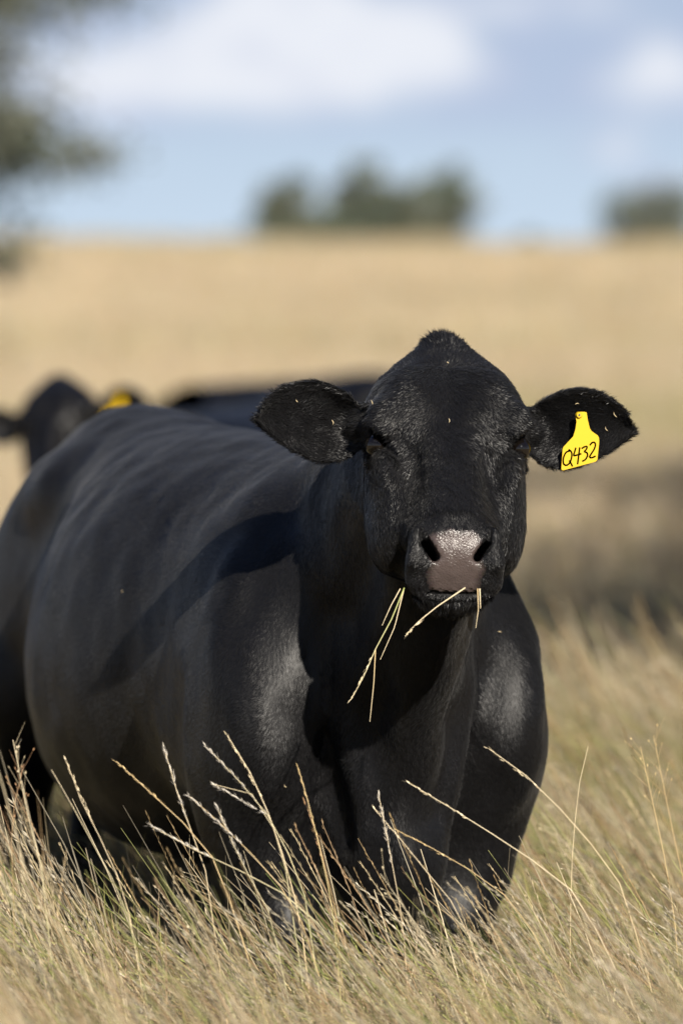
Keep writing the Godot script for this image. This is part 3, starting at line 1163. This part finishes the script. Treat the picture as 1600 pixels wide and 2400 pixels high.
func build_cows() -> void:
	var coat := plain(0.0032, 0.0031, 0.0036, 0.45, 0.34)
	var hairm := plain(0.0036, 0.0035, 0.0041, 0.43, 0.37)
	hairm.rim_enabled = true
	hairm.rim = 0.14
	hairm.rim_tint = 0.0
	var bodyhair := hairm.duplicate()
	bodyhair.roughness = 0.50
	var leather := StandardMaterial3D.new()
	leather.vertex_color_use_as_albedo = true
	leather.roughness = 0.23
	leather.metallic_specular = 0.42
	var cells := NoiseTexture2D.new()
	cells.width = 512
	cells.height = 512
	cells.seamless = true
	var cn := FastNoiseLite.new()
	cn.noise_type = FastNoiseLite.TYPE_CELLULAR
	cn.cellular_return_type = FastNoiseLite.RETURN_DISTANCE2_SUB
	cn.frequency = 0.05
	cn.seed = 3
	cells.noise = cn
	leather.heightmap_enabled = true
	leather.heightmap_texture = cells
	leather.heightmap_scale = 0.10
	leather.uv1_triplanar = true
	leather.uv1_scale = Vector3(9, 9, 9)
	var eyem := plain(0.004, 0.003, 0.0025, 0.02, 0.5)
	# head axes of the cow in front
	var down := Vector3(0.012, -0.78, 0.626).normalized()
	var out := Vector3(0.0, 0.626, 0.78)
	out = (out - down * out.dot(down)).normalized()
	var right := out.cross(down).normalized()
	var head := Transform3D(Basis(Vector3(0, 0, 1), deg_to_rad(-1.9)) * Basis(Vector3.UP, deg_to_rad(4.0)) * Basis(right, out, down), Vector3(0.170, 1.345, -0.02))
	var place := Transform3D(Basis(Vector3.UP, deg_to_rad(19.0)), Vector3(0.033, 0.0, -0.45))
	var cow := make_cow("cow", place, head, 0.004, 0.013, coat, leather)
	mark(cow.node, "glossy black cow facing forward, yellow numbered ear tag, grass hanging from its mouth", "cow", "black cattle in the dry grass")
	add_eyes(cow, eyem)
	front = cow.list
	print("main cow ", Time.get_ticks_msec(), " verts ", cow.verts.size())
	var rng := RandomNumberGenerator.new()
	rng.seed = 41
	scatter_hair(cow, "head_hair", [hair_mesh(4, 1, 0.035, 0.22, 0.9), hair_mesh(4, 2, 0.035, 0.22, 0.9), hair_mesh(4, 3, 0.03, 0.22, 0.9)], hairm, rng, 0)
	scatter_hair(cow, "coat_hair", [hair_mesh(4, 4, 0.035, 0.3, 0.34), hair_mesh(4, 5, 0.035, 0.3, 0.34)], bodyhair, rng, 1)
	# the two behind
	var z := EYE_Z - 18.2
	var poll := spot(122, 858, z)
	var h2 := Transform3D(Basis(Vector3(0, 0, 1), deg_to_rad(11.0)) * Basis(Vector3.UP, deg_to_rad(-20.0)) * head.basis, poll)
	var cow2 := make_cow("cow_001", Transform3D(Basis(Vector3.UP, deg_to_rad(-24.0)), Vector3(poll.x + 0.22, ground(poll.x, z), z - 0.42)), h2, 0.012, 0.026, coat, leather)
	second_ear = h2 * Vector3(0.215, -0.045, 0.105)
	mark(cow2.node, "black cow with a yellow ear tag looking over the front cow's rump", "cow", "black cattle in the dry grass")
	var z3 := EYE_Z - 29.0
	var hip := spot(830, 900, z3)
	var b3 := Basis(Vector3.UP, deg_to_rad(-52.0))
	var o3 := hip - b3 * Vector3(0, 1.243, -1.2)
	var p3 := Transform3D(b3, Vector3(o3.x, ground(o3.x, o3.z), o3.z))
	var hd := Transform3D(Basis(Vector3(1, 0, 0), deg_to_rad(12.0)) * head.basis, Vector3(0, 0.62, 0.52))
	var cow3 := make_cow("cow_002", p3, p3 * hd, 0.02, 0.026, coat, leather)
	mark(cow3.node, "black cow grazing head down behind the front cow's head", "cow", "black cattle in the dry grass")

func tint(r: RandomNumberGenerator, patch: float) -> Color:
	var v := r.randf_range(0.82, 1.12)
	var c := Color(v, v, v)
	return c * Color(1, 1, 1).lerp(Color(0.80, 0.84, 0.72), clampf(patch, 0, 1)).lerp(Color(1.08, 1.06, 1.06), clampf(-patch, 0, 1))

func build_grass() -> void:
	var mat := StandardMaterial3D.new()
	mat.vertex_color_use_as_albedo = true
	mat.roughness = 0.55
	mat.metallic_specular = 0.4
	mat.backlight_enabled = true
	mat.backlight = Color(0.42, 0.38, 0.28)
	var r := RandomNumberGenerator.new()
	r.seed = 8
	var patch := FastNoiseLite.new()
	patch.seed = 31
	patch.frequency = 0.22
	patch.fractal_octaves = 3
	# fine stems and leaves round the cow
	var close := []
	for k in 14:
		close.append(tuft(100 + k, mat, 10, 9, 0.30, 0.60, 0.40, 1.35, 0.06, 0.5, 0.62, 0.85))
	for k in 5:
		close.append(tuft(140 + k, mat, 4, 16, 0.25, 0.5, 0.4, 1.4, 0.07, 0.3, 0.6, 0.85))
	var back: Transform3D = get_node("cow").transform.affine_inverse()
	var places := []
	var d := 4.4
	while d < 16.0:
		var half := 0.068 * d + 0.9
		for k in int(2.0 * half * 0.1 * 520.0):
			var x := r.randf_range(-half, half)
			var z := EYE_Z - d - r.randf() * 0.1
			var q := back * Vector3(x, 0, z)
			var size := r.randf_range(0.75, 1.15)
			size *= 1.05 + 0.17 * smoothstep(0.05, -0.45, x) + 0.12 * smoothstep(0.35, 0.7, x) + patch.get_noise_2d(x * 2.0, z * 2.0) * 0.5
			if absf(q.x) < 0.36 and q.z > -1.75 and q.z < 0.30:
				size = minf(size, 0.8)
			if z > 5.4:
				size *= 0.8
			var b := Basis(Vector3.UP, r.randf_range(-0.55, 0.55)).scaled(Vector3(1, 1, 1) * size)
			places.append([Transform3D(b, Vector3(x, ground(x, z), z)), tint(r, patch.get_noise_2d(x, z) * 1.4) * r.randf_range(0.45, 1.0) * Color(1.0, 0.97, 0.87)])
		d += 0.1
	field_of("near_grass", "tall dry grass with pale seed heads leaning round the cow", close, places)
	# the paddock behind
	var mid := []
	for k in 7:
		mid.append(tuft(200 + k, mat, 26, 26, 0.32, 0.62, 0.3, 1.1, 0.16, 0.35, 0.22, 1.9))
	places = []
	d = 16.0
	while d < 62.0:
		var half := 0.07 * d + 1.6
		for k in int(2.0 * half * 0.5 * 30.0):
			var x := r.randf_range(-half, half)
			var z := EYE_Z - d - r.randf() * 0.5
			var b := Basis(Vector3.UP, r.randf_range(-0.8, 0.8)).scaled(Vector3(1, 1, 1) * r.randf_range(0.7, 1.15))
			places.append([Transform3D(b, Vector3(x, ground(x, z), z)), tint(r, patch.get_noise_2d(x * 0.4, z * 0.25) * 1.6)])
		d += 0.5
	field_of("paddock_grass", "dry straw coloured grass of the paddock behind the cattle", mid, places)
	var far := []
	for k in 5:
		far.append(tuft(300 + k, mat, 34, 40, 0.30, 0.60, 0.3, 1.1, 0.36, 0.0, 0.10, 4.5))
	places = []
	d = 62.0
	while d < 182.0:
		var half := 0.07 * d + 3.0
		for k in int(2.0 * half * 8.0):
			var x := r.randf_range(-half, half)
			var z := EYE_Z - d - r.randf()
			var b := Basis(Vector3.UP, r.randf_range(-1.0, 1.0)).scaled(Vector3(1, 1, 1) * r.randf_range(0.7, 1.2))
			places.append([Transform3D(b, Vector3(x, ground(x, z), z)), tint(r, patch.get_noise_2d(x * 0.12, z * 0.06) * 1.8)])
		d += 1.0
	field_of("hillside_grass", "pale dry grass covering the hillside up to the crest", far, places)

func stalk(called: String, label: String, group: String, pts: Array, width: float, head: int, big: float, base: Color, tip: Color, mat: Material, seed_: int) -> void:
	# one grass stalk through the given points, thickest at the foot; a thing with a stem and a seed head
	var r := RandomNumberGenerator.new()
	r.seed = seed_
	var foot: Vector3 = pts[0]
	var c := Curve3D.new()
	for i in pts.size():
		var t := Vector3.ZERO
		if i > 0 and i < pts.size() - 1:
			t = (pts[i + 1] - pts[i - 1]) / 6.0
		c.add_point(pts[i] - foot, -t, t)
	var total := c.get_baked_length()
	var n := 12
	var p := PackedVector3Array()
	var w := PackedFloat32Array()
	for i in n:
		p.append(c.sample_baked(total * i / (n - 1)))
		w.append(width * 0.82 * lerpf(1.1, 0.45, float(i) / (n - 1)))
	var root := Node3D.new()
	root.name = numbered(called)
	root.position = foot
	add_child(root)
	mark(root, label, "grass stalk", group)
	var s := Strands.new()
	s.tube(p, w, grad(r, base, tip, n), 5)
	var mi := MeshInstance3D.new()
	mi.name = "stem"
	mi.mesh = s.mesh(mat)
	root.add_child(mi, true)
	if head >= 0:
		var s2 := Strands.new()
		var from := c.sample_baked(total - minf(0.085 * big, total * 0.4))
		seed_head(s2, r, PackedVector3Array([Vector3.ZERO, from, p[n - 1] + (p[n - 1] - from) * 0.06]), head, tip, big)
		var mh := MeshInstance3D.new()
		mh.name = "seed_head"
		mh.mesh = s2.mesh(mat)
		root.add_child(mh, true)

func build_stalks() -> void:
	var mat := StandardMaterial3D.new()
	mat.vertex_color_use_as_albedo = true
	mat.roughness = 0.5
	mat.backlight_enabled = true
	mat.backlight = Color(0.3, 0.27, 0.2)
	var pale := Color(0.66, 0.55, 0.36)
	var gold := Color(0.56, 0.41, 0.20)
	var green := Color(0.30, 0.34, 0.10)
	var rust := Color(0.42, 0.25, 0.13)
	# the stalks that stand out in front of the cow: points from tip downwards, kind of head, colours
	var list := [
		[[[522, 1690], [562, 1750], [605, 1838], [645, 1950], [690, 2110]], 0.0016, 0, pale, gold, 0.42],
		[[[480, 1722], [540, 1785], [600, 1850], [650, 1930], [700, 2060]], 0.0013, 1, pale, green, 0.42],
		[[[490, 1802], [545, 1806], [602, 1838], [650, 1960]], 0.0012, 1, pale, green, 0.42],
		[[[380, 1730], [395, 1785], [420, 1860], [470, 1990]], 0.0013, 1, pale, gold, 0.40],
		[[[268, 1750], [335, 1812], [410, 1878], [500, 1985]], 0.0015, 0, gold, gold, 0.42],
		[[[152, 1748], [190, 1850], [240, 1945], [290, 2060]], 0.0012, 0, pale, gold, 0.45],
		[[[118, 1768], [165, 1850], [225, 1960], [290, 2080]], 0.0011, -1, pale, green, 0.5],
		[[[935, 1797], [1000, 1835], [1080, 1885], [1200, 1960], [1330, 2060]], 0.0015, 0, pale, pale, 0.36],
		[[[1122, 1720], [1175, 1752], [1260, 1830], [1350, 1930], [1430, 2040]], 0.0014, 0, pale, gold, 0.38],
		[[[685, 1765], [712, 1860], [738, 1965], [765, 2090]], 0.0014, 0, gold, green, 0.42],
		[[[700, 1842], [728, 1920], [748, 2000], [770, 2090]], 0.0012, 0, rust, green, 0.42],
		[[[870, 1830], [884, 1900], [905, 2010], [925, 2120]], 0.0011, 1, pale, rust, 0.36],
		[[[862, 1862], [925, 1935], [985, 2010], [1060, 2100]], 0.0012, 0, pale, gold, 0.36],
		[[[438, 1832], [520, 1905], [600, 1985], [680, 2080]], 0.0012, 1, gold, gold, 0.44],
		[[[500, 1860], [530, 1930], [570, 2010], [620, 2100]], 0.0012, 1, pale, green, 0.44],
		[[[350, 1900], [430, 1945], [560, 2005], [700, 2080]], 0.0014, 1, pale, green, 0.44],
		[[[905, 1905], [985, 1945], [1080, 2000], [1190, 2080]], 0.0012, 0, gold, gold, 0.36],
		[[[1020, 1640], [1060, 1760], [1100, 1900]], 0.0, 0, gold, gold, 0.3],
		[[[1350, 1715], [1330, 1800], [1315, 1930], [1310, 2080]], 0.0011, -1, pale, gold, -0.1],
		[[[1470, 1715], [1500, 1850], [1530, 1990], [1550, 2120]], 0.0013, 2, gold, gold, -0.2],
		[[[1500, 1690], [1530, 1840], [1555, 1960], [1590, 2110]], 0.0012, 2, gold, rust, -0.3],
		[[[1175, 2145], [1230, 2230], [1290, 2330]], 0.0012, 1, pale, gold, 0.6],
		[[[30, 1700], [48, 1790], [62, 1870], [95, 1990]], 0.0012, 2, pale, green, 0.5],
		[[[55, 1755], [35, 1830], [25, 1920], [30, 2020]], 0.0010, 2, rust, green, 0.5]]
	var k := 0
	for a in list:
		if a[1] == 0.0:
			continue
		var pts := []
		var z: float = a[5]
		var tone := func(c: Color) -> String: return "pale" if c == pale else "golden" if c == gold else "rusty" if c == rust else "green"
		for q in a[0]:
			pts.push_front(spot(q[0], q[1], z))
			z += 0.012
		var low: Vector3 = pts[0]
		var dir: Vector3 = (pts[0] - pts[1])
		pts.push_front(Vector3(low.x - dir.x / minf(dir.y, -0.02) * low.y * 0.35, ground(low.x, low.z), low.z + 0.05))
		var head: int = a[2]
		var what: String = ["with a narrow grain spike", "ending in a fluffy pale seed head", "with an open branching seed head"][head] if head >= 0 else "without a seed head"
		var where := "standing before the cow" if a[5] > 0.0 else "standing beside the cow's shoulder"
		var label := "slender %s grass stalk %s, %s" % [tone.call(a[3]), what, where]
		if a[4] != a[3]:
			label = "slender %s grass stalk with a %s foot, %s" % [tone.call(a[3]), tone.call(a[4]), what]
		stalk("grass_stalk", label, "tall stalks standing out of the grass", pts, a[1], head, 1.3, a[4], a[3], mat, 500 + k)
		k += 1
	# stems hanging from the mouth
	var mouth := [
		[[[928, 1350], [900, 1420], [860, 1495], [835, 1555], [805, 1608]], 0.0013, 0, green, pale, "long greenish grass stem hanging from the corner of the cow's mouth"],
		[[[919, 1352], [897, 1392], [877, 1437]], 0.0010, -1, pale, pale, "short pale grass stem beside the long one in the cow's mouth"],
		[[[927, 1354], [906, 1440], [873, 1515]], 0.0010, -1, pale, pale, "straight pale grass stem hanging beside the long greenish one"],
		[[[862, 1490], [858, 1570], [849, 1658]], 0.0010, -1, gold, pale, "thin bent grass stem hanging off the long greenish one"],
		[[[1068, 1350], [1005, 1392], [958, 1430], [933, 1458]], 0.0014, 0, pale, pale, "grass stem slanting down across the cow's chin"],
		[[[1096, 1352], [1098, 1400], [1092, 1443]], 0.0010, -1, gold, pale, "thin brownish grass stem hanging straight from the cow's lips"],
		[[[1101, 1352], [1103, 1398]], 0.0013, -1, pale, pale, "short straight grass stub sticking down from the cow's lips"]]
	for a in mouth:
		var pts := []
		var z := 0.225 if a[0][0][0] < 1000 else 0.275
		for q in a[0]:
			pts.append(spot(q[0], q[1], z))
			z += 0.004
		stalk("mouthful_stem", a[5], "grass stems in the cow's mouth", pts, a[1], a[2], 0.9, a[3], a[4], mat, 600 + k)
		k += 1
	build_tags()

func on_skin(dx: float, dy: float, lift := 0.0) -> Vector3:
	# where the line of sight through a point of the photograph meets the front cow
	var inv: Transform3D = get_node("cow").transform.affine_inverse()
	var eye := Vector3(0, EYE_Y, EYE_Z)
	var dir := (spot(dx, dy, 0.0) - eye).normalized()
	var t := 8.5
	while t < 11.5:
		var v := field(front, inv * (eye + dir * t))
		if v < lift + 0.0005:
			break
		t += maxf((v - lift) * 0.5, 0.0006)
	return eye + dir * t

func build_chaff() -> void:
	var mat := plain(0.46, 0.38, 0.25, 0.7)
	mat.vertex_color_use_as_albedo = true
	var r := RandomNumberGenerator.new()
	r.seed = 70
	var list := [
		[682, 920, "pale seed caught in the hair inside the untagged ear", 0.006], [763, 970, "yellowish burr caught in the hollow of the untagged ear", 0.008], [852, 930, "small pale twig caught behind the untagged ear", 0.016],
		[1030, 966, "pale seed stuck in the middle of the cow's forehead", 0.007], [1028, 832, "tiny seed stuck on the whorl below the cow's poll", 0.004], [1324, 928, "pale seed stuck above the tag in the ear", 0.006],
		[1392, 985, "pale husk stuck beside the tag in the ear", 0.008], [1412, 952, "thin pale straw stuck near the tip of the tagged ear", 0.010], [280, 1358, "pale fleck of chaff on the cow's ribs", 0.005],
		[655, 1806, "pale fleck of chaff on the cow's foreleg", 0.006], [1147, 1452, "pale fleck of chaff on the side of the cow's neck", 0.006]]
	for q in list:
		var root := MeshInstance3D.new()
		root.name = numbered("chaff_seed")
		var s := Strands.new()
		var a := r.randf() * TAU
		var half: Vector3 = Vector3(cos(a), sin(a), 0.15) * (q[3] * 0.5)
		var bow: Vector3 = Vector3(-sin(a), cos(a), 0.3) * (q[3] * 0.18)
		var w := 0.0008
		s.tube(PackedVector3Array([-half, -half * 0.4 + bow * 0.7, half * 0.3 + bow, half]), PackedFloat32Array([w * 0.3, w, w * 0.9, w * 0.25]), PackedColorArray([Color(1, 1, 1), Color(0.9, 0.85, 0.7), Color(1, 1, 1), Color(0.8, 0.7, 0.5)]), 5)
		root.mesh = s.mesh(mat)
		root.position = on_skin(q[0], q[1], 0.003)
		add_child(root)
		mark(root, q[2], "chaff", "chaff caught in the coat")

func build_tags() -> void:
	build_chaff()
	var yellow := plain(0.52, 0.335, 0.008, 0.5, 0.25)
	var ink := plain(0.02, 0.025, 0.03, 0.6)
	# outline and strokes read off the photograph, in pixels from the button, y down
	var o := [[-8, -32], [50, -32], [74, -26], [82, 40], [100, 120], [118, 148], [172, 186], [184, 206], [186, 240], [166, 412], [146, 430], [-152, 508], [-168, 506], [-172, 492], [-156, 310], [-148, 292], [-112, 254], [-56, 196], [-34, 130], [-22, 60], [-28, 20], [-26, -18]]
	var poly := PackedVector2Array()
	for p in o:
		poly.append(Vector2(p[0], -p[1]) / 3.92 / 1450.0)
	var root := Node3D.new()
	root.name = "ear_tag"
	root.transform = Transform3D(Basis.from_euler(Vector3(deg_to_rad(-6), deg_to_rad(8), 0)), spot(1328, 954, -0.02))
	add_child(root)
	mark(root, "yellow plastic ear tag reading Q432 in black handwriting", "ear tag", "ear tags")
	var plate := MeshInstance3D.new()
	plate.name = "plate"
	plate.mesh = slab(poly, 0.0016, 0.012)
	plate.material_override = yellow
	root.add_child(plate, true)
	var btn := MeshInstance3D.new()
	btn.name = "button"
	var cy := CylinderMesh.new()
	cy.top_radius = 0.0042
	cy.bottom_radius = 0.0058
	cy.height = 0.005
	cy.radial_segments = 20
	btn.mesh = cy
	btn.rotation.x = PI / 2
	btn.position = Vector3(0, 0, 0.003)
	btn.material_override = yellow
	root.add_child(btn, true)
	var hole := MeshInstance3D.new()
	hole.name = "hole_shade"
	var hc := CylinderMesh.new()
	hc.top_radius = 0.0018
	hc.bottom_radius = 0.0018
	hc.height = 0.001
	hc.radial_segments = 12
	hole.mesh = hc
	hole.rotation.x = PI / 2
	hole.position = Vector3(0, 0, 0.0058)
	hole.material_override = ink  # dark disc on the button: the shade inside its hole, put in as colour
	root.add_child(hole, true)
	var glyphs := [
		[[[-92, 330], [-128, 345], [-152, 400], [-150, 450], [-120, 462], [-88, 430], [-72, 370], [-78, 335], [-100, 318]], [[-96, 420], [-80, 448], [-70, 470]]],
		[[[-34, 302], [-46, 340], [-54, 372], [-20, 366], [14, 356]], [[2, 300], [-8, 370], [-20, 450]]],
		[[[22, 306], [52, 290], [72, 290], [62, 318], [44, 336], [68, 346], [74, 372], [54, 408], [26, 424]]],
		[[[98, 276], [118, 254], [140, 250], [150, 272], [138, 312], [112, 352], [92, 386], [116, 392], [146, 378]]]]
	for g in glyphs:
		var s := Strands.new()
		for st in g:
			var c := Curve2D.new()
			for i in st.size():
				var t := Vector2.ZERO
				if i > 0 and i < st.size() - 1:
					t = Vector2(st[i + 1][0] - st[i - 1][0], st[i + 1][1] - st[i - 1][1]) / 6.0
				c.add_point(Vector2(st[i][0], st[i][1]), -t, t)
			var n := 22
			var total := c.get_baked_length()
			for i in n - 1:
				var a := c.sample_baked(total * i / (n - 1))
				var b := c.sample_baked(total * (i + 1) / (n - 1))
				var A := Vector3(a.x, -a.y, 0) / 3.92 / 1450.0
				var B := Vector3(b.x, -b.y, 0) / 3.92 / 1450.0
				var u := (B - A).normalized() * 0.0006
				var w := Vector3(-u.y, u.x, 0).normalized() * 0.0013
				var z := Vector3(0, 0, 0.0011 + 0.00001 * i)
				var first := s.v.size()
				s.v.append_array([A - u - w + z, A - u + w + z, B + u + w + z, B + u - w + z])
				for q in 4:
					s.n.append(Vector3(0, 0, 1))
					s.c.append(Color(1, 1, 1))
				s.t.append_array([first, first + 1, first + 2, first, first + 2, first + 3])
		var ch := MeshInstance3D.new()
		ch.name = "character"
		ch.mesh = s.mesh(ink)
		plate.add_child(ch, true)
	# the tag of the cow behind
	var t2 := Node3D.new()
	t2.name = "ear_tag_001"
	t2.transform = Transform3D(Basis.from_euler(Vector3(0, deg_to_rad(-10), deg_to_rad(-14))).scaled(Vector3(1, 1, 1) * 1.15), second_ear)
	add_child(t2)
	mark(t2, "yellow ear tag on the cow looking over the front cow's rump", "ear tag", "ear tags")
	var p2 := plate.duplicate()
	t2.add_child(p2, true)
	t2.add_child(btn.duplicate(), true)

func slab(poly: PackedVector2Array, thick: float, bend: float) -> ArrayMesh:
	# a flat plate with a slightly rounded rim
	var st := SurfaceTool.new()
	st.begin(Mesh.PRIMITIVE_TRIANGLES)
	var idx := Geometry2D.triangulate_polygon(poly)
	var h := thick * 0.5
	for f in [1.0, -1.0]:
		for i in range(0, idx.size(), 3):
			var order := [idx[i], idx[i + 1], idx[i + 2]]
			var a := poly[order[1]] - poly[order[0]]
			var b := poly[order[2]] - poly[order[0]]
			if (a.cross(b) > 0) == (f > 0):
				order.reverse()
			for k in order:
				st.set_normal(Vector3(0, 0, f))
				st.add_vertex(Vector3(poly[k].x, poly[k].y, h * f))
	var n := poly.size()
	for i in n:
		var a := poly[i]
		var b := poly[(i + 1) % n]
		var nn := Vector3(b.y - a.y, a.x - b.x, 0).normalized()
		for v in [Vector3(a.x, a.y, h), Vector3(b.x, b.y, h), Vector3(b.x, b.y, -h), Vector3(a.x, a.y, h), Vector3(b.x, b.y, -h), Vector3(a.x, a.y, -h)]:
			st.set_normal(nn)
			st.add_vertex(v)
	return st.commit()
